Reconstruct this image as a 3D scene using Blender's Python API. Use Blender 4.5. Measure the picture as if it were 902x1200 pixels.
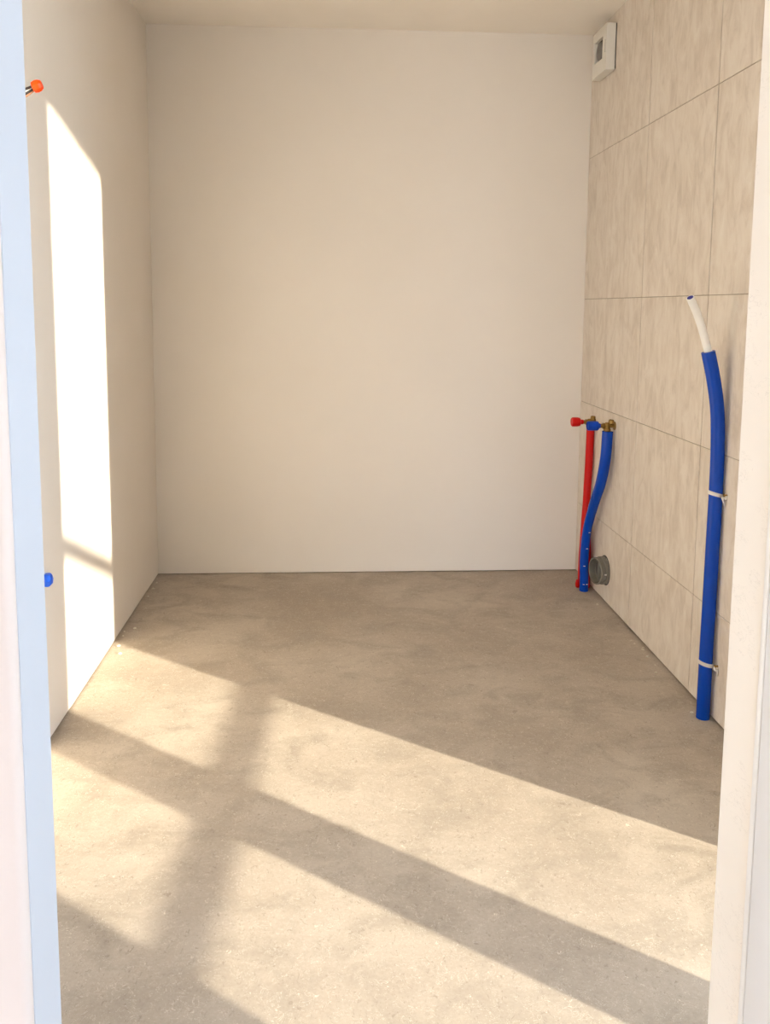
import bpy, bmesh, math, random
from mathutils import Vector, Matrix
random.seed(7)
S = bpy.context.scene
for o in list(bpy.data.objects): bpy.data.objects.remove(o)
COL = S.collection

# ------------------------------------------------------------------ camera
W, H = 902, 1200
F = 1000.0
YAW, PITCH, ROLL, PPX, PPY, CAMH = 0.0572, 0.1146, 0.0074, 446.82, 475.62, 1.2646
cam = bpy.data.cameras.new('camera'); cam_o = bpy.data.objects.new('camera', cam); COL.objects.link(cam_o)
cam.sensor_fit = 'HORIZONTAL'; cam.sensor_width = 36.0; cam.lens = 36.0 * F / W
cam.shift_x = (W / 2 - PPX) / W; cam.shift_y = (PPY - H / 2) / W
cam.clip_start = 0.02; cam.clip_end = 300
fw = Vector((math.sin(YAW) * math.cos(PITCH), math.cos(YAW) * math.cos(PITCH), -math.sin(PITCH)))
rt = Vector((math.cos(YAW), -math.sin(YAW), 0)); up = rt.cross(fw)
r2 = rt * math.cos(ROLL) + up * math.sin(ROLL); u2 = -rt * math.sin(ROLL) + up * math.cos(ROLL)
cam_o.matrix_world = Matrix(((r2.x, u2.x, -fw.x, 0), (r2.y, u2.y, -fw.y, 0), (r2.z, u2.z, -fw.z, CAMH), (0, 0, 0, 1)))
S.camera = cam_o

# ------------------------------------------------------------------ light
SUN_AZ = math.radians(143.0)          # direction the light travels, on the ground
SUN_T = 0.233                          # tangent of the sun's elevation
sx, sy = math.cos(SUN_AZ), math.sin(SUN_AZ)
sund = bpy.data.lights.new('sun', 'SUN'); sun_o = bpy.data.objects.new('sun', sund); COL.objects.link(sun_o)
sund.energy = 7.4; sund.color = (1.0, 0.88, 0.715); sund.angle = math.radians(0.7)
sun_o.rotation_euler = Vector((sx, sy, -SUN_T)).to_track_quat('-Z', 'Y').to_euler()
sun_o.location = (12, -9, 6)
wd = bpy.data.worlds.new('sky'); S.world = wd; wd.use_nodes = True
bg = wd.node_tree.nodes['Background']; bg.inputs[0].default_value = (0.74, 0.87, 1.08, 1); bg.inputs[1].default_value = 4.5
S.view_settings.view_transform = 'Standard'; S.view_settings.look = 'None'
S.view_settings.gamma = 1.0; S.view_settings.use_curve_mapping = False
S.view_settings.exposure = 1.31

# ------------------------------------------------------------------ materials
class N:
    def __init__(s, name):
        s.m = bpy.data.materials.new(name); s.m.use_nodes = True
        s.t = s.m.node_tree; s.b = s.t.nodes['Principled BSDF']
    def n(s, typ, **kw):
        x = s.t.nodes.new(typ)
        for k, v in kw.items():
            if k.startswith('i_'): x.inputs[k[2:].replace('_', ' ')].default_value = v
            else: setattr(x, k, v)
        return x
    def l(s, a, b): s.t.links.new(a, b)
    def pos(s, scale=(1, 1, 1)):
        g = s.n('ShaderNodeNewGeometry'); mp = s.n('ShaderNodeMapping'); mp.inputs['Scale'].default_value = scale
        s.l(g.outputs['Position'], mp.inputs['Vector']); return mp.outputs[0]
    def noise(s, vec, scale, detail=4, rough=0.55, dist=0):
        x = s.n('ShaderNodeTexNoise'); x.inputs['Scale'].default_value = scale; x.inputs['Detail'].default_value = detail
        x.inputs['Roughness'].default_value = rough; x.inputs['Distortion'].default_value = dist
        s.l(vec, x.inputs['Vector']); return x.outputs['Fac']
    def ramp(s, fac, stops, interp='LINEAR'):
        r = s.n('ShaderNodeValToRGB'); cr = r.color_ramp; cr.interpolation = interp
        while len(cr.elements) < len(stops): cr.elements.new(0.5)
        for e, (p, c) in zip(cr.elements, stops):
            e.position = p; e.color = (*c, 1) if len(c) == 3 else (c[0], c[0], c[0], 1)
        s.l(fac, r.inputs[0]); return r.outputs[0]
    def mix(s, fac, a, b, mode='MIX'):
        x = s.n('ShaderNodeMix', data_type='RGBA', blend_type=mode)
        for sock, v in ((x.inputs[0], fac), (x.inputs[6], a), (x.inputs[7], b)):
            if isinstance(v, (int, float)): sock.default_value = v
            elif isinstance(v, tuple): sock.default_value = (*v, 1)
            else: s.l(v, sock)
        return x.outputs[2]
    def math(s, op, a, b=0.0):
        x = s.n('ShaderNodeMath', operation=op)
        for sock, v in zip(x.inputs, (a, b)):
            if isinstance(v, (int, float)): sock.default_value = v
            else: s.l(v, sock)
        return x.outputs[0]
    def bump(s, h, strength, dist=0.002):
        x = s.n('ShaderNodeBump'); x.inputs['Strength'].default_value = strength; x.inputs['Distance'].default_value = dist
        s.l(h, x.inputs['Height']); s.l(x.outputs[0], s.b.inputs['Normal'])
    def col(s, c):
        if isinstance(c, tuple): s.b.inputs['Base Color'].default_value = (*c, 1)
        else: s.l(c, s.b.inputs['Base Color'])
    def p(s, rough=0.5, metal=0.0, spec=0.5):
        s.b.inputs['Roughness'].default_value = rough; s.b.inputs['Metallic'].default_value = metal
        s.b.inputs['Specular IOR Level'].default_value = spec

def plaster(name, c, var=0.012, rough=0.85, bump=0.12, scratch=0.0):
    k = N(name); v = k.pos()
    a = k.noise(v, 2.2, 4); f = k.noise(v, 55, 3)
    base = k.mix(k.ramp(a, [(0.35, (0,)), (0.65, (1,))]), tuple(x * (1 - var) for x in c), tuple(min(1, x * (1 + var)) for x in c))
    if scratch:
        d = k.noise(k.pos((14, 14, 40)), 2.0, 5, 0.6, 1.5)
        line = k.math('LESS_THAN', k.math('ABSOLUTE', k.math('SUBTRACT', d, 0.5)), 0.006)
        m = k.math('MULTIPLY', line, k.math('GREATER_THAN', k.noise(v, 9, 2), 0.55))
        base = k.mix(k.math('MULTIPLY', m, scratch), base, tuple(x * 0.62 for x in c))
    k.col(base); k.p(rough, spec=0.25); k.bump(f, bump, 0.001)
    return k.m
WALLC = (0.85, 0.78, 0.70)
M = {}
M['wall'] = plaster('painted_plaster', WALLC)
M['ceiling'] = plaster('ceiling_paint', (0.945, 0.88, 0.80), 0.02)
M['jamb'] = plaster('jamb_plaster', (0.94, 0.90, 0.84), 0.03, scratch=0.35)
M['bounce_tinted'] = plaster('bounce_tinted_plaster', (0.70, 0.64, 0.62), 0.02)  # pinkish tint stands for warm bounce light on the doorway front
M['sky_tint'] = plaster('sky_tinted_lining', (0.55, 0.605, 0.695), 0.01, 0.5, 0.03)  # blue tint stands for sky light falling on the left reveal
M['facade'] = plaster('facade_render', (0.75, 0.72, 0.68), 0.03)

k = N('concrete_screed'); v = k.pos()
big = k.noise(v, 1.6, 6, 0.6, 0.4); mid = k.noise(k.pos((0.75, 1.0, 1)), 7.5, 6, 0.62, 0.6); fine = k.noise(v, 120, 4, 0.7)
c = k.mix(k.ramp(big, [(0.35, (0,)), (0.68, (1,))]), (0.41, 0.34, 0.275), (0.55, 0.475, 0.395))
c = k.mix(k.ramp(mid, [(0.34, (1,)), (0.56, (0,))]), c, (0.39, 0.33, 0.27))
c = k.mix(0.32, c, k.ramp(fine, [(0.25, (0.35, 0.35, 0.35)), (0.75, (0.8, 0.8, 0.8))]), 'SOFT_LIGHT')
d = k.noise(v, 34, 2, 0.5, 2.2)
fib = k.math('LESS_THAN', k.math('ABSOLUTE', k.math('SUBTRACT', d, 0.52)), 0.0055)
fib = k.math('MULTIPLY', fib, k.math('GREATER_THAN', k.noise(v, 26, 3, 0.7), 0.53))
d2 = k.noise(k.pos((1, 1.6, 1)), 75, 2, 0.5, 2.5)
fib2 = k.math('LESS_THAN', k.math('ABSOLUTE', k.math('SUBTRACT', d2, 0.5)), 0.012)
fib2 = k.math('MULTIPLY', fib2, k.math('GREATER_THAN', k.noise(v, 48, 3, 0.7), 0.54))
fib = k.math('MAXIMUM', fib, k.math('MULTIPLY', fib2, 0.7))
c = k.mix(k.math('MULTIPLY', fib, 0.8), c, (0.76, 0.69, 0.59))
dk = k.noise(k.pos((1.5, 1, 1)), 62, 3, 0.6, 1.5)
c = k.mix(k.ramp(dk, [(0.30, (0.55,)), (0.40, (0,))]), c, (0.27, 0.22, 0.175))
spk = k.n('ShaderNodeTexVoronoi'); spk.inputs['Scale'].default_value = 55; k.l(v, spk.inputs['Vector'])
sp = k.math('LESS_THAN', spk.outputs['Distance'], 0.10)
sp = k.math('MULTIPLY', sp, k.math('GREATER_THAN', k.noise(v, 13, 2), 0.6))
c = k.mix(k.math('MULTIPLY', sp, 0.6), c, (0.68, 0.63, 0.55))
k.col(c); k.p(0.9, spec=0.2); k.bump(k.math('ADD', k.math('MULTIPLY', fine, 0.5), k.math('ADD', mid, fib)), 0.16, 0.004)
M['floor'] = k.m

k = N('tile_concrete_look'); oi = k.n('ShaderNodeObjectInfo')
off = k.n('ShaderNodeVectorMath', operation='ADD'); k.l(k.pos((7, 7, 2.6)), off.inputs[0])
cmb = k.n('ShaderNodeCombineXYZ')
for i, mul in enumerate((13.0, 31.0, 57.0)): k.l(k.math('MULTIPLY', oi.outputs['Random'], mul), cmb.inputs[i])
k.l(cmb.outputs[0], off.inputs[1]); v = off.outputs[0]
st = k.noise(v, 3.0, 8, 0.68, 0.8)
off2 = k.n('ShaderNodeVectorMath', operation='ADD'); k.l(k.pos((1.3, 1.3, 0.9)), off2.inputs[0]); k.l(cmb.outputs[0], off2.inputs[1])
bl = k.noise(off2.outputs[0], 5.0, 5, 0.6, 0.8)
c = k.mix(k.ramp(bl, [(0.33, (0,)), (0.68, (1,))]), (0.71, 0.62, 0.535), (0.80, 0.72, 0.64))
c = k.mix(k.ramp(st, [(0.28, (0.95,)), (0.50, (0,))]), c, (0.615, 0.53, 0.45))
c = k.mix(k.ramp(st, [(0.50, (0,)), (0.72, (0.95,))]), c, (0.83, 0.765, 0.685))
k.col(c); k.p(0.62, spec=0.35); k.bump(st, 0.12, 0.001)
M['tile'] = k.m
def plain(name, c, rough=0.5, metal=0.0, spec=0.5, bump=0.0, var=0.08, scale=30, sub=0):
    k = N(name); v = k.pos()
    a = k.noise(v, scale, 3)
    k.col(k.mix(a, tuple(x * (1 - var) for x in c), tuple(min(1, x * (1 + var)) for x in c))); k.p(rough, metal, spec)
    if bump: k.bump(k.noise(v, scale * 8, 2), bump, 0.0006)
    return k.m
M['grout'] = plain('grout', (0.40, 0.335, 0.265), 0.95, spec=0.1)
M['gap'] = plain('gap_dark', (0.16, 0.135, 0.11), 0.95, spec=0.1)
M['bluefoam'] = plain('blue_foam_sleeve', (0.0, 0.055, 0.44), 0.26, spec=0.28, bump=0.2)
M['redfoam'] = plain('red_foam_sleeve', (0.60, 0.004, 0.003), 0.4, spec=0.25, bump=0.2)
M['pipewhite'] = plain('white_pipe', (0.93, 0.91, 0.87), 0.32)
M['bore'] = plain('blue_bore', (0.02, 0.02, 0.28), 0.5)
M['clip'] = plain('clip_nylon', (0.74, 0.70, 0.66), 0.45)
M['brass'] = plain('brass', (0.30, 0.18, 0.05), 0.34, 0.9, var=0.25, scale=90)
M['redcap'] = plain('red_plastic', (0.65, 0.006, 0.006), 0.4, spec=0.25)
M['bluecap'] = plain('blue_plastic', (0.0, 0.05, 0.45), 0.4, spec=0.25)
M['brightblue'] = plain('bright_blue_plastic', (0.0, 0.12, 0.85), 0.35)
M['orange'] = plain('orange_plastic', (0.95, 0.065, 0.004), 0.35, spec=0.2)
M['black'] = plain('black_insulation', (0.025, 0.02, 0.02), 0.5)
M['brown'] = plain('brown_insulation', (0.36, 0.17, 0.10), 0.5)
M['grey_ins'] = plain('grey_insulation', (0.52, 0.50, 0.48), 0.5)
M['drain'] = plain('grey_drain_plastic', (0.21, 0.197, 0.17), 0.24)
M['drain_plate'] = plain('drain_plate_plastic', (0.055, 0.05, 0.045), 0.3)
M['drain_dark'] = plain('drain_seal', (0.05, 0.048, 0.045), 0.6)
M['fan'] = plain('fan_white_plastic', (0.80, 0.77, 0.71), 0.38, var=0.02)
M['fan_dark'] = plain('fan_dark_plastic', (0.06, 0.052, 0.045), 0.5)
M['fan_grey'] = plain('fan_grey_plastic', (0.20, 0.185, 0.175), 0.4)
M['pvc'] = plain('white_pvc', (0.86, 0.87, 0.88), 0.35, var=0.01)
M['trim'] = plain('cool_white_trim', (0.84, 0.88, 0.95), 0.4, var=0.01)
M['alu'] = plain('grey_metal', (0.45, 0.45, 0.46), 0.4, 0.6)
M['wood'] = plain('beam_wood', (0.34, 0.24, 0.15), 0.7, scale=8, var=0.2)
M['terrace'] = plain('terrace_paving', (0.64, 0.59, 0.52), 0.9, scale=3, var=0.1)
M['crumb'] = plain('plaster_crumb', (0.72, 0.67, 0.58), 0.9)
k = N('window_glass'); k.p(0.0)
tr = k.n('ShaderNodeBsdfTransparent'); tr.inputs[0].default_value = (0.95, 0.97, 0.96, 1)
gl = k.n('ShaderNodeBsdfGlossy'); gl.inputs['Roughness'].default_value = 0.0
fr = k.n('ShaderNodeFresnel'); mx = k.n('ShaderNodeMixShader'); k.l(fr.outputs[0], mx.inputs[0]); k.l(tr.outputs[0], mx.inputs[1]); k.l(gl.outputs[0], mx.inputs[2])
k.l(mx.outputs[0], k.t.nodes['Material Output'].inputs[0]); M['glass'] = k.m

# ------------------------------------------------------------------ helpers
def link(name, bm, mat, parent=None, smooth=False, autos=None):
    bmesh.ops.recalc_face_normals(bm, faces=bm.faces)
    me = bpy.data.meshes.new(name); bm.to_mesh(me); bm.free(); me.materials.append(M[mat])
    if smooth:
        for p in me.polygons: p.use_smooth = True
        if autos: me.set_sharp_from_angle(angle=math.radians(autos))
    o = bpy.data.objects.new(name, me); COL.objects.link(o)
    if parent: o.parent = parent
    return o
def bx(bm, x0, x1, y0, y1, z0, z1, bev=0.0, seg=2):
    vs = [bm.verts.new((x, y, z)) for x in (x0, x1) for y in (y0, y1) for z in (z0, z1)]
    fs = [bm.faces.new([vs[i] for i in q]) for q in ((0, 1, 3, 2), (4, 6, 7, 5), (0, 4, 5, 1), (2, 3, 7, 6), (0, 2, 6, 4), (1, 5, 7, 3))]
    if bev:
        es = list({e for f_ in fs for e in f_.edges})
        bmesh.ops.bevel(bm, geom=es, offset=bev, segments=seg, affect='EDGES', profile=0.5)
def boxes(name, lst, mat, parent=None, bev=0.0):
    bm = bmesh.new()
    for b in lst: bx(bm, *b, bev=bev)
    return link(name, bm, mat, parent, smooth=bool(bev), autos=40 if bev else None)
def struct(o): o['kind'] = 'structure'; return o
def tag(o, label, cat, group=None):
    o['label'] = label; o['category'] = cat
    if group: o['group'] = group
    return o
def empty(name, loc):
    o = bpy.data.objects.new(name, None); COL.objects.link(o); o.location = loc; o.empty_display_size = 0.05
    bpy.context.view_layer.update(); return o
def par(o, p):
    o.parent = p; o.matrix_parent_inverse = Matrix.Translation(p.location).inverted(); return o
def spline(pts, n=8):
    P = [Vector(p) for p in pts]; P = [P[0] * 2 - P[1]] + P + [P[-1] * 2 - P[-2]]; out = []
    for i in range(1, len(P) - 2):
        a, b, c, d = P[i - 1:i + 3]
        for j in range(n):
            t = j / n
            out.append(0.5 * ((2 * b) + (c - a) * t + (2 * a - 5 * b + 4 * c - d) * t * t + (3 * b - a - 3 * c + d) * t ** 3))
    out.append(P[-2]); return out
def frame(t):
    a = Vector((0, 0, 1)) if abs(t.z) < 0.9 else Vector((0, 1, 0))
    u = t.cross(a).normalized(); return u, t.cross(u).normalized()
def tube(bm, pts, rad, seg=20, caps=True):
    rings = []; n = len(pts); u = None
    for i, p in enumerate(pts):
        t = (pts[min(i + 1, n - 1)] - pts[max(i - 1, 0)]).normalized()
        if u is None: u, w = frame(t)
        else: u = (u - t * u.dot(t)).normalized(); w = t.cross(u)
        r = rad(i / (n - 1)) if callable(rad) else rad
        rings.append([bm.verts.new(p + (u * math.cos(2 * math.pi * k / seg) + w * math.sin(2 * math.pi * k / seg)) * r) for k in range(seg)])
    for a, b in zip(rings, rings[1:]):
        for k in range(seg): bm.faces.new((a[k], a[(k + 1) % seg], b[(k + 1) % seg], b[k]))
    if caps: bm.faces.new(rings[0]); bm.faces.new(rings[-1])
def lathe(bm, base, axis, prof, seg=28, close=True):
    """prof: list of (distance along axis, radius)"""
    ax = Vector(axis).normalized(); u, w = frame(ax); base = Vector(base); rings = []
    for d_, r in prof:
        rings.append([bm.verts.new(base + ax * d_ + (u * math.cos(2 * math.pi * k / seg) + w * math.sin(2 * math.pi * k / seg)) * r) for k in range(seg)])
    for a, b in zip(rings, rings[1:]):
        for k in range(seg): bm.faces.new((a[k], a[(k + 1) % seg], b[(k + 1) % seg], b[k]))
    if close: bm.faces.new(rings[0]); bm.faces.new(rings[-1])

# ------------------------------------------------------------------ the room
XL, XR, D, CH = -0.8243, 1.1784, 3.9803, 2.5
TT = 0.009                       # tile thickness
G = 0.007                        # open joint between wall and screed
XO = 1.45                        # outside face of the facade
YP0, YP1 = 0.757, 0.84           # door wall
JL, JR = -0.2871, 0.4155         # door reveals
YB = -3.6                        # back of the hall the camera stands in
struct(boxes('floor', [(-3.0, XO, YB, D + 0.2, -0.12, 0.0)], 'floor'))
struct(boxes('ceiling', [(-3.0, XO, YB, D + 0.2, CH, CH + 0.2)], 'ceiling'))
struct(boxes('wall_back', [(XL - 0.2, XO, D, D + 0.2, G * 0.6, CH)], 'wall'))
struct(boxes('wall_left', [(XL - 0.2, XL, YP1, D, G, CH), (XL - 0.2, XL - 0.012, YP1, D, 0.0, G)], 'wall'))
# window opening in the facade
OY0, OY1, OZ = 0.20, 1.68, 2.499
wr = struct(boxes('wall_right', [(XR + 0.0022, XO, OY1, D, G, CH), (XR + 0.0022, XO, OY0, OY1, OZ, CH), (XR + TT + 0.012, XO, OY1, D, 0, G)], 'grout'))
JY = [D, 3.2282, 2.6452, 2.0622, OY1]
RZ = [G, 0.3387, 0.8304, 1.311, 1.9524, CH]
JW, JV = 0.0024, 0.0054
for i in range(4):
    for j in range(5):
        y1, y0 = JY[i] - (0.0005 if i == 0 else JV / 2), JY[i + 1] + JV / 2
        z0, z1 = RZ[j] + JW / 2, RZ[j + 1] - (JW / 2 if j < 4 else 0.0005)
        bm = bmesh.new(); dx = random.uniform(-0.0004, 0.0004)
        bx(bm, XR + dx, XR + TT + 0.001, y0, y1, z0, z1, bev=0.0008, seg=1)
        link('tile', bm, 'tile', wr)
# the rest of the facade: plain wall of the alcove end and the hall with a glazed opening added for sky light
BY0, BY1 = -3.0, -1.25
struct(boxes('wall_facade', [(XR, XO, BY1, OY0, 0, CH), (XR, XO, YB, BY0, 0, CH), (XR, XO, BY0, BY1, OZ, CH)], 'facade'))
# alcove beside the doorway: nib and end wall
jr = struct(boxes('wall_doorway_right', [(JR, 0.565, 0.10, YP1, 0, CH), (JR, XR, 0.0, 0.10, 0, CH)], 'jamb'))
bm = bmesh.new(); bx(bm, -3.0, JL, YP0, YP1, 0, CH)
es = [e for e in bm.edges if all(abs(v.co.x - JL) < 1e-5 and abs(v.co.y - YP0) < 1e-5 for v in e.verts)]
bmesh.ops.bevel(bm, geom=es, offset=0.010, segments=5, affect='EDGES', profile=0.5)
struct(link('wall_doorway_left', bm, 'bounce_tinted', smooth=True, autos=40))
struct(boxes('sky_tint_skin', [(JL - 0.002, JL + 0.001, YP0 + 0.011, YP1 + 0.0005, 0, CH)], 'sky_tint'))  # thin added skin carrying the painted sky-lit blue of the reveal
struct(boxes('wall_hall_left', [(-3.2, -3.0, YB, YP1, 0, CH)], 'bounce_tinted'))
struct(boxes('wall_hall_back', [(-3.0, -1.7, YB - 0.2, YB, 0, CH), (-1.7, 0.1, YB - 0.2, YB, 2.1, CH), (0.1, XO, YB - 0.2, YB, 0, CH)], 'bounce_tinted'))
# white lining on the camera side of the right reveal: bead, groove, board
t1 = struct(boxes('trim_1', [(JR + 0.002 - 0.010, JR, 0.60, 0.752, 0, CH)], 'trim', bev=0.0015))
b_ = boxes('corner_bead', [(JR - 0.006, JR, 0.757, 0.767, 0, CH)], 'pvc', t1, bev=0.002)

# ------------------------------------------------------------------ french window of the room
wn = struct(empty('window_1', (1.30, (OY0 + OY1) / 2, 0)))
FX0, FX1 = 1.275, 1.325
def wpart(name, lst, mat='pvc', bev=0.003, parent=wn):
    return par(boxes(name, lst, mat, None, bev), wn)
wpart('window_frame', [(1.265, 1.335, OY0, OY0 + 0.045, 0, OZ), (1.265, 1.335, OY1 - 0.045, OY1, 0, OZ), (1.265, 1.335, OY0 + 0.045, OY1 - 0.045, OZ - 0.008, OZ), (1.265, 1.335, OY0 + 0.045, OY1 - 0.045, 0, 0.012)])
G0, GA, GB, G1 = 0.306, 0.790, 0.986, 1.570      # glass limits: near leaf, meeting stiles, far leaf
GM = (GA + GB) / 2
for a, b, s0, s1 in ((G0, GA, OY0 + 0.046, GM - 0.001), (GB, G1, GM + 0.001, OY1 - 0.046)):
    zt = OZ - 0.008
    wpart('leaf_stile', [(FX0, FX1, s0, a, 0.013, zt)]); wpart('leaf_stile', [(FX0, FX1, b, s1, 0.013, zt)])
    wpart('leaf_rail', [(FX0, FX1, a, b, 0.013, 0.075)]); wpart('leaf_rail', [(FX0, FX1, a, b, zt - 0.006, zt)])
    # low glazing bar, a little out of level
    bm = bmesh.new(); bx(bm, 1.288, 1.312, a, b, 0, 0.034)
    for vv in bm.verts: vv.co.z += 0.4525 + (vv.co.y - 0.30) * (-0.0135)
    par(link('glazing_bar', bm, 'pvc'), wn)
    wpart('pane', [(1.298, 1.302, a - 0.008, b + 0.008, 0.07, zt - 0.005)], 'glass', 0)

# unseen hall window, added for sky light on the left reveal: frame and panes
w2 = struct(empty('added_window_2', (1.30, (BY0 + BY1) / 2, 0)))
par(boxes('window_frame', [(1.27, 1.33, BY0, BY0 + 0.06, 0, OZ), (1.27, 1.33, BY1 - 0.06, BY1, 0, OZ), (1.27, 1.33, BY0 + 0.06, BY1 - 0.06, OZ - 0.06, OZ), (1.27, 1.33, BY0 + 0.06, BY1 - 0.06, 0, 0.06), (1.27, 1.33, -2.16, -2.09, 0.06, OZ - 0.06)], 'pvc', None, 0.003), w2)
for a, b in ((BY0 + 0.06, -2.16), (-2.09, BY1 - 0.06)):
    par(boxes('pane', [(1.298, 1.302, a, b, 0.06, OZ - 0.06)], 'glass'), w2)

# ------------------------------------------------------------------ outside, unseen: terrace; board and rail added to cast shadows
struct(boxes('terrace', [(XO, 40, -40, 30, -0.30, -0.14), (-30, XO, -40, YB - 0.2, -0.30, -0.14)], 'terrace'))
def toward_sun(p, z):
    d_ = (z - p[2]) / SUN_T; return Vector((p[0] - sx * d_, p[1] - sy * d_, z))
e1 = toward_sun((XL, 2.613, 1.835), 3.0); e2 = toward_sun((XL, 3.121, 1.711), 3.0)
u = (e2 - e1).normalized(); nrm = Vector((-u.y, u.x, 0))
bm = bmesh.new(); A = e1 - u * 1.9; B = e2 + u * 1.6
vs = [bm.verts.new(p + Vector((0, 0, dz))) for dz in (0, 0.05) for p in (A, B, B + nrm * 0.75, A + nrm * 0.75)]
for q_ in ((0, 1, 2, 3), (4, 5, 6, 7), (0, 1, 5, 4), (1, 2, 6, 5), (2, 3, 7, 6), (3, 0, 4, 7)): bm.faces.new([vs[i] for i in q_])
pg = empty('shadow_board', (A.x, A.y, -0.14)); tag(pg, 'unseen wooden board on posts, added outside the window to cast a sloped shadow edge', 'shadow_board')  # unseen board, set to cut the sloped top of the sun patch
par(link('shadow_plank', bm, 'wood'), pg)
for p in (A + nrm * 0.25 + u * 0.06, B + nrm * 0.25 - u * 0.06):
    par(boxes('post', [(p.x - 0.04, p.x + 0.04, p.y - 0.04, p.y + 0.04, -0.14, 3.0)], 'wood'), pg)
h1 = toward_sun((XL, 2.549, 0.555), 1.8); h2 = toward_sun((XL, 3.117, 0.301), 1.8); u = (h2 - h1).normalized()
rl = empty('shadow_rail', (h1.x, h1.y, -0.14)); tag(rl, 'unseen grey metal rail on two posts, added outside to cast a bar shadow', 'rail')  # unseen rail, set to throw the bar shadow on the left wall
A = h1 - u * 1.6; B = h2 + u * 1.2
bm = bmesh.new(); tube(bm, [A, B], 0.044, 14); par(link('rail_tube', bm, 'alu', smooth=True, autos=40), rl)
for p in (A + u * 0.03, B - u * 0.03):
    bm = bmesh.new(); tube(bm, [Vector((p.x, p.y, -0.14)), Vector((p.x, p.y, 1.8))], 0.018, 14); par(link('post', bm, 'alu', smooth=True, autos=40), rl)

# ------------------------------------------------------------------ blue pipe on the tiled wall (nearer one)
def pipe_pts(lst): return [Vector(p) for p in lst]
np_ = tag(empty('water_pipe', (1.153, 2.475, 0)), 'long blue foam-sleeved pipe with bent white end clipped to tiled wall', 'pipe')
sl = [(1.1535, 2.475, 0.0), (1.1535, 2.475, 0.20), (1.155, 2.475, 0.39), (1.156, 2.475, 0.568), (1.157, 2.475, 0.735), (1.155, 2.475, 0.865), (1.148, 2.475, 0.969), (1.132, 2.475, 1.058), (1.111, 2.475, 1.142)]
bm = bmesh.new(); P = spline(sl, 8); tube(bm, P, 0.0203, 28); par(link('foam_sleeve', bm, 'bluefoam', smooth=True, autos=50), np_)
end = [(1.1165, 2.475, 1.122), (1.111, 2.475, 1.142), (1.090, 2.469, 1.200), (1.064, 2.455, 1.252), (1.031, 2.433, 1.300)]
bm = bmesh.new(); Q = spline(end, 6); tube(bm, Q, 0.0118, 24, caps=False)
tdir = (Q[-1] - Q[-2]).normalized(); lathe(bm, Q[-1], tdir, [(0, 0.0118), (0.0004, 0.0092)], 24, close=False)
par(link('inner_pipe', bm, 'pipewhite', smooth=True, autos=50), np_)
bm = bmesh.new(); lathe(bm, Q[-1], tdir, [(0.0003, 0.0093), (-0.0015, 0.009), (-0.03, 0.009), (-0.031, 0.001)], 24, close=True)
par(link('pipe_bore', bm, 'bore', smooth=True, autos=50), np_)

def clip(z, cx, tail):
    r = tag(empty('pipe_clip', (XR, 2.475, z)), '', 'clip', 'white nylon clips holding the blue pipe')
    bm = bmesh.new(); ring = []
    R0, R1 = 0.0206, 0.0232
    seg = 36
    for k_ in range(seg + 1):
        a = 2 * math.pi * k_ / seg
        ca, sa = math.cos(a), math.sin(a)
        zz = z + 0.006 * -ca * 0.9
        ring.append([bm.verts.new((cx + ca * rr, 2.475 + sa * rr, zz + dz)) for rr, dz in ((R0, -0.0055), (R1, -0.0055), (R1, 0.0055), (R0, 0.0055))])
    for a, b in zip(ring, ring[1:]):
        for i in range(4): bm.faces.new((a[i], a[(i + 1) % 4], b[(i + 1) % 4], b[i]))
    bmesh.ops.remove_doubles(bm, verts=bm.verts, dist=1e-6)
    par(link('strap', bm, 'clip', smooth=True, autos=40), r)
    par(boxes('clip_head', [(cx + 0.012, XR - 0.0005, 2.475 - 0.036, 2.475 - 0.0215, z - 0.011, z + 0.001)], 'clip', None, 0.002), r)
    bm = bmesh.new(); c0 = Vector((cx + 0.008, 2.475 - 0.026, z - 0.006))
    if tail: 
        tube(bm, [c0, c0 + Vector((0.004, -0.002, -0.014)), c0 + Vector((0.007, -0.002, -0.026))], lambda t: 0.0032 * (1 - 0.7 * t), 8); nm = 'strap_tail'
    else:
        c0 = Vector((XR - 0.004, 2.475 - 0.038, z - 0.005)); tube(bm, [c0, c0 + Vector((0.0005, -0.001, -0.012)), c0 + Vector((0.001, -0.001, -0.022))], lambda t: 0.003 * (1 - 0.5 * t), 8); nm = 'strap_tail'
    par(link(nm, bm, 'clip', smooth=True), r)
    bm = bmesh.new(); lathe(bm, (XR, 2.475 - 0.031, z + 0.002), (-1, 0, 0), [(0.0, 0.003), (0.009, 0.003), (0.009, 0.0055), (0.0115, 0.0045)], 12)
    par(link('nail', bm, 'brass', smooth=True, autos=40), r)
    return r
clip(0.712, 1.157, True)['label'] = 'white nylon clip round the upper part of the blue pipe'
clip(0.178, 1.1535, False)['label'] = 'white nylon clip round the blue pipe just above the floor'

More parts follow.
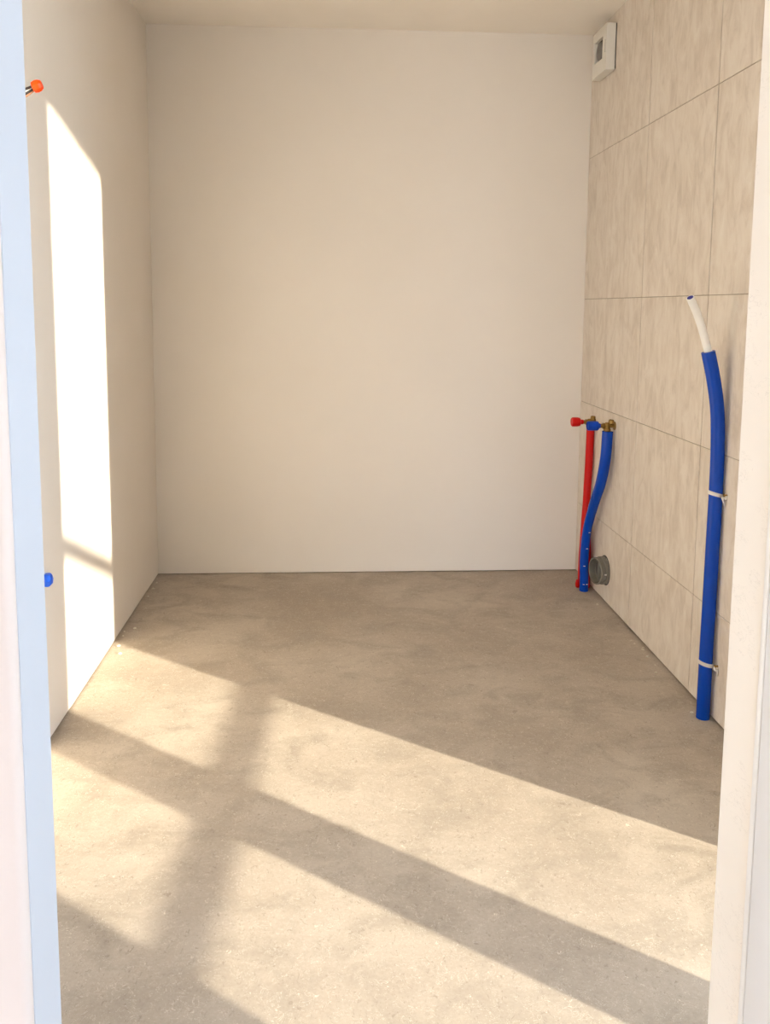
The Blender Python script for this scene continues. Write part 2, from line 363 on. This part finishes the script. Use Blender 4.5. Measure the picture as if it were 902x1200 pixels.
# ------------------------------------------------------------------ red and blue supply pipes in the far corner
rp = tag(empty('supply_pipe', (1.150, 3.765, 0)), 'red foam-sleeved supply pipe with brass valve and red plug', 'pipe')
pts = [(1.149, 3.738, 0.0), (1.149, 3.738, 0.09), (1.1495, 3.738, 0.19), (1.150, 3.742, 0.33), (1.153, 3.748, 0.43), (1.157, 3.750, 0.57), (1.159, 3.750, 0.735)]
def rrad(t): return 0.0285 if t < 0.02 else (0.0275 - 0.0100 * min(1, max(0, (t - 0.28) / 0.3)))
bm = bmesh.new(); tube(bm, spline(pts, 8), rrad, 24); par(link('foam_sleeve', bm, 'redfoam', smooth=True, autos=50), rp)
bm = bmesh.new(); lathe(bm, (1.116, 3.722, 0.012), (-0.2, -0.3, 1), [(-0.012, 0.006), (-0.004, 0.010), (0.012, 0.009), (0.03, 0.004)], 12); par(link('sleeve_flap', bm, 'redfoam', smooth=True), rp)
def valve(parent, x, y, z, cap, knob_dx, knob_dz, plen):
    # brass elbow body standing on the pipe, with a threaded neck and a hexagonal collar towards the plug
    bm = bmesh.new()
    lathe(bm, (x, y, z - 0.014), (0, 0, 1), [(0, 0.0125), (0.006, 0.0155), (0.012, 0.0155), (0.016, 0.012), (0.036, 0.012), (0.040, 0.008)], 20)
    par(link('valve_body', bm, 'brass', smooth=True, autos=35), parent)
    bm = bmesh.new(); lathe(bm, (x, y, z + 0.012), (-1, 0, 0), [(0, 0.0085), (0.012, 0.0085), (0.012, 0.0135), (0.020, 0.0135), (0.020, 0.009), (0.034, 0.009)], 6)
    par(link('valve_collar', bm, 'brass'), parent)
    bm = bmesh.new(); lathe(bm, (x, y, z + 0.012), (1, 0, 0), [(0, 0.008), (XR - x - 0.004, 0.008), (XR - x - 0.004, 0.017), (XR - x, 0.0185)], 20)
    par(link('wall_flange', bm, 'brass', smooth=True, autos=35), parent)
    bm = bmesh.new(); lathe(bm, (x + knob_dx, y - 0.004, z + 0.020), (0.1, 0, 1), [(0, 0.005), (knob_dz, 0.005), (knob_dz, 0.0115), (knob_dz + 0.013, 0.0115), (knob_dz + 0.016, 0.008)], 8)
    par(link('valve_knob', bm, 'brass', smooth=True, autos=35), parent)
    bm = bmesh.new(); x0 = x - 0.030
    lathe(bm, (x0, y, z + 0.012), (-1, 0, 0), [(0, 0.010), (0.001, 0.0105), (0.006, 0.0105)] + plen, 12)
    par(link('test_plug', bm, cap, smooth=True, autos=30), parent)
valve(rp, 1.155, 3.752, 0.748, 'redcap', 0.012, 0.004, [(0.012, 0.0115), (0.016, 0.019), (0.028, 0.0215), (0.048, 0.0215), (0.053, 0.018)])
bp_ = tag(empty('supply_pipe', (1.139, 3.70, 0)), 'short wavy blue foam-sleeved supply pipe with brass valve and blue plug', 'pipe')
pts = [(1.133, 3.680, 0.0), (1.132, 3.680, 0.07), (1.130, 3.680, 0.153), (1.135, 3.672, 0.275), (1.139, 3.610, 0.40), (1.141, 3.52, 0.53), (1.145, 3.482, 0.645), (1.148, 3.478, 0.757)]
bm = bmesh.new(); tube(bm, spline(pts, 8), lambda t: 0.0195 + 0.0030 * min(1, max(0, (t - 0.45) / 0.3)), 26); par(link('foam_sleeve', bm, 'bluefoam', smooth=True, autos=50), bp_)
valve(bp_, 1.146, 3.480, 0.768, 'bluecap', 0.014, 0.003, [(0.008, 0.017), (0.012, 0.0200), (0.052, 0.0200), (0.054, 0.017), (0.049, 0.015), (0.048, 0.002)])
# staples / tape flecks on the blue sleeve
for fx, fy, fz in ((1.141, 3.653, 0.276), (1.135, 3.661, 0.20), (1.126, 3.6625, 0.12), (1.126, 3.6625, 0.035), (1.140, 3.6635, 0.035)):
    bm = bmesh.new(); bx(bm, fx - 0.004, fx + 0.004, fy - 0.0035, fy, fz - 0.0012, fz + 0.0012); par(link('staple', bm, 'clip'), bp_)

# ------------------------------------------------------------------ drain stub
dr = tag(empty('drain_pipe', (XR, 3.53, 0.142)), 'short grey plastic drain stub with cap ring low on tiled wall', 'drain')
c0 = (XR, 3.53, 0.142); DA = (-1, -0.2, 0.02)
bm = bmesh.new(); lathe(bm, c0, DA, [(0.0, 0.060), (0.003, 0.062), (0.003, 0.054), (0.010, 0.054), (0.011, 0.060), (0.024, 0.060), (0.026, 0.053), (0.036, 0.053), (0.037, 0.058), (0.047, 0.0585), (0.049, 0.057), (0.049, 0.052), (0.022, 0.051), (0.020, 0.049)], 44, close=False)
par(link('socket', bm, 'drain', smooth=True, autos=35), dr)
bm = bmesh.new(); lathe(bm, c0, DA, [(0.012, 0.0505), (0.020, 0.0505), (0.021, 0.047), (0.018, 0.002)], 40)
par(link('blanking_plate', bm, 'drain_plate', smooth=True, autos=35), dr)
bm = bmesh.new(); bx(bm, XR - 0.036, XR - 0.019, 3.522 - 0.004, 3.522 + 0.004, 0.142 - 0.040, 0.142 + 0.040, bev=0.002)
o = par(link('grip_rib', bm, 'drain'), dr)
bm = bmesh.new(); lathe(bm, c0, (-1, 0, 0), [(0.0, 0.0645), (0.0022, 0.0645), (0.0022, 0.060)], 40, close=False); par(link('wall_seal', bm, 'drain_dark', smooth=True, autos=35), dr)
bm = bmesh.new(); bx(bm, XR - 0.022, XR - 0.014, 3.53 - 0.0625, 3.53 - 0.059, 0.138, 0.143); par(link('glint_chip', bm, 'clip'), dr)  # pale chip standing in for a glint on the drain

# ------------------------------------------------------------------ extractor fan
FY0, FY1, FZ0, FZ1, FD = 3.648, 3.838, 2.262, 2.450, 0.045
fn = tag(empty('extractor_fan', (XR, (FY0 + FY1) / 2, FZ0)), 'square white extractor fan on tiled wall under the ceiling', 'fan')
FX = XR - FD
# rim with a bulged front, a square hole in its middle
hy0, hy1, hz0, hz1 = 3.680, 3.784, 2.314, 2.404
bm = bmesh.new()
ys = [FY0, 3.664, hy0, 3.732, hy1, 3.822, FY1]; zs = [FZ0, 2.278, hz0, 2.357, hz1, 2.436, FZ1]
def bulge(y, z):
    a = (y - (FY0 + FY1) / 2) / ((FY1 - FY0) / 2); b = (z - (FZ0 + FZ1) / 2) / ((FZ1 - FZ0) / 2)
    return FX - 0.006 * (1 - a * a) * (1 - 0.6 * b * b) + (0.004 if max(abs(a), abs(b)) > 0.99 else 0)
g = [[bm.verts.new((bulge(y, z), y, z)) for z in zs] for y in ys]
for i in range(6):
    for j in range(6):
        if i in (2, 3) and j in (2, 3): continue
        bm.faces.new((g[i][j], g[i + 1][j], g[i + 1][j + 1], g[i][j + 1]))
def skirt(loop, x):
    ins = [bm.verts.new((x, v_.co.y, v_.co.z)) for v_ in loop]; n = len(loop)
    for i in range(n): bm.faces.new((loop[i], loop[(i + 1) % n], ins[(i + 1) % n], ins[i]))
skirt([g[i][0] for i in range(7)] + [g[6][j] for j in range(1, 7)] + [g[i][6] for i in range(5, -1, -1)] + [g[0][j] for j in range(5, 0, -1)], XR - 0.003)
skirt([g[i][2] for i in (2, 3, 4)] + [g[4][3], g[4][4], g[3][4], g[2][4], g[2][3]], XR - 0.034)
par(link('fan_cover', bm, 'fan', smooth=True, autos=35), fn)
par(boxes('back_plate', [(XR - 0.0035, XR - 0.0001, FY0 - 0.003, FY1 - 0.003, FZ0 + 0.004, FZ1 - 0.002)], 'fan_dark'), fn)
par(boxes('grille_back', [(XR - 0.035, XR - 0.030, hy0 - 0.004, hy1 + 0.004, hz0 - 0.004, hz1 + 0.004)], 'fan_dark'), fn)
bm = bmesh.new(); lathe(bm, (XR - 0.0348, 3.745, 2.359), (-1, 0, 0), [(0, 0.0385), (0.006, 0.0375), (0.009, 0.033), (0.012, 0.0)], 32, close=False); par(link('fan_drum', bm, 'fan_grey', smooth=True, autos=40), fn)
for i in range(9):
    z = hz0 + 0.006 + i * (hz1 - hz0 - 0.012) / 8
    par(boxes('grille_tooth', [(XR - 0.040, XR - 0.0345, hy0 + 0.0005, hy0 + 0.020, z - 0.0028, z + 0.0028)], 'fan_dark'), fn)
for i in range(7):
    z = 2.335 + i * 0.0075
    par(boxes('vent_notch', [(bulge(FY0 + 0.012, z) - 0.0002, bulge(FY0 + 0.012, z) + 0.003, FY0 + 0.004, FY0 + 0.010, z, z + 0.0016)], 'fan_grey'), fn)

# ------------------------------------------------------------------ left wall: capped wires, blue plug
wc = tag(empty('capped_wires', (XL, 2.335, 1.80)), 'electrical wires ending in an orange cap sticking out of plaster wall', 'wiring')
capb = Vector((XL + 0.048, 2.342, 1.826)); capd = Vector((0.86, 0.05, 0.34)).normalized()
for (oz, oy, mt) in ((0.0075, 0.0, 'black'), (0.001, 0.003, 'grey_ins'), (-0.005, 0.0, 'black'), (-0.0095, 0.004, 'brown')):
    bm = bmesh.new()
    st = Vector((XL - 0.006, 2.335 + oy, 1.807 + oz))
    tube(bm, spline([st, st + Vector((0.016, 0, 0.000)), st + Vector((0.032, 0.003, 0.005)), capb + Vector((0.002, oy * 0.6, oz * 0.6))], 6), 0.0030, 10)
    par(link('wire', bm, mt, smooth=True, autos=50), wc)
bm = bmesh.new(); lathe(bm, capb, capd, [(-0.002, 0.0115), (0.0, 0.0145), (0.008, 0.0165), (0.016, 0.0155), (0.0225, 0.0115), (0.024, 0.007)], 8)
par(link('wire_cap', bm, 'orange'), wc)
bm = bmesh.new(); lathe(bm, (XL, 2.335, 1.805), (1, 0, 0), [(0, 0.022), (0.002, 0.021), (0.002, 0.014), (0.0005, 0.012)], 20); par(link('conduit_end', bm, 'black', smooth=True, autos=35), wc)

pl = tag(empty('pipe_plug', (XL, 2.42, 0.483)), 'small bright blue plug capping a water outlet low on plaster wall', 'plug')
bm = bmesh.new(); lathe(bm, (XL, 2.42, 0.483), (1, 0, 0.02), [(-0.004, 0.0195), (0.013, 0.0205), (0.017, 0.019), (0.022, 0.013), (0.0225, 0.008)], 6); par(link('plug_body', bm, 'brightblue', smooth=True, autos=20), pl)
bm = bmesh.new(); lathe(bm, (XL, 2.42, 0.483), (1, 0, 0), [(-0.002, 0.024), (0.002, 0.0235), (0.002, 0.021)], 24); par(link('outlet_collar', bm, 'pvc', smooth=True, autos=35), pl)

# ------------------------------------------------------------------ plaster crumbs along the foot of the walls
def crumb(x, y, s, label):
    bm = bmesh.new(); bmesh.ops.create_icosphere(bm, subdivisions=1, radius=s)
    for v_ in bm.verts: v_.co = Vector((v_.co.x * random.uniform(0.8, 1.7), v_.co.y * random.uniform(0.7, 1.2), max(v_.co.z * random.uniform(0.4, 0.8) + s * 0.35, 0.0)))
    o = link('plaster_crumb', bm, 'crumb'); o.location = (x, y, 0.0); o.rotation_euler.z = random.uniform(0, 6)
    tag(o, label, 'debris', 'plaster crumbs on the screed')
for i in range(9):
    crumb(XL + random.uniform(0.012, 0.05), random.uniform(3.0, 3.93), random.uniform(0.003, 0.007), 'tiny pale plaster crumb lying on the floor along the plain left wall')
for i in range(9):
    crumb(XR - random.uniform(0.012, 0.06), random.uniform(2.45, 3.62), random.uniform(0.003, 0.006), 'tiny pale plaster crumb lying on the floor along the tiled wall')
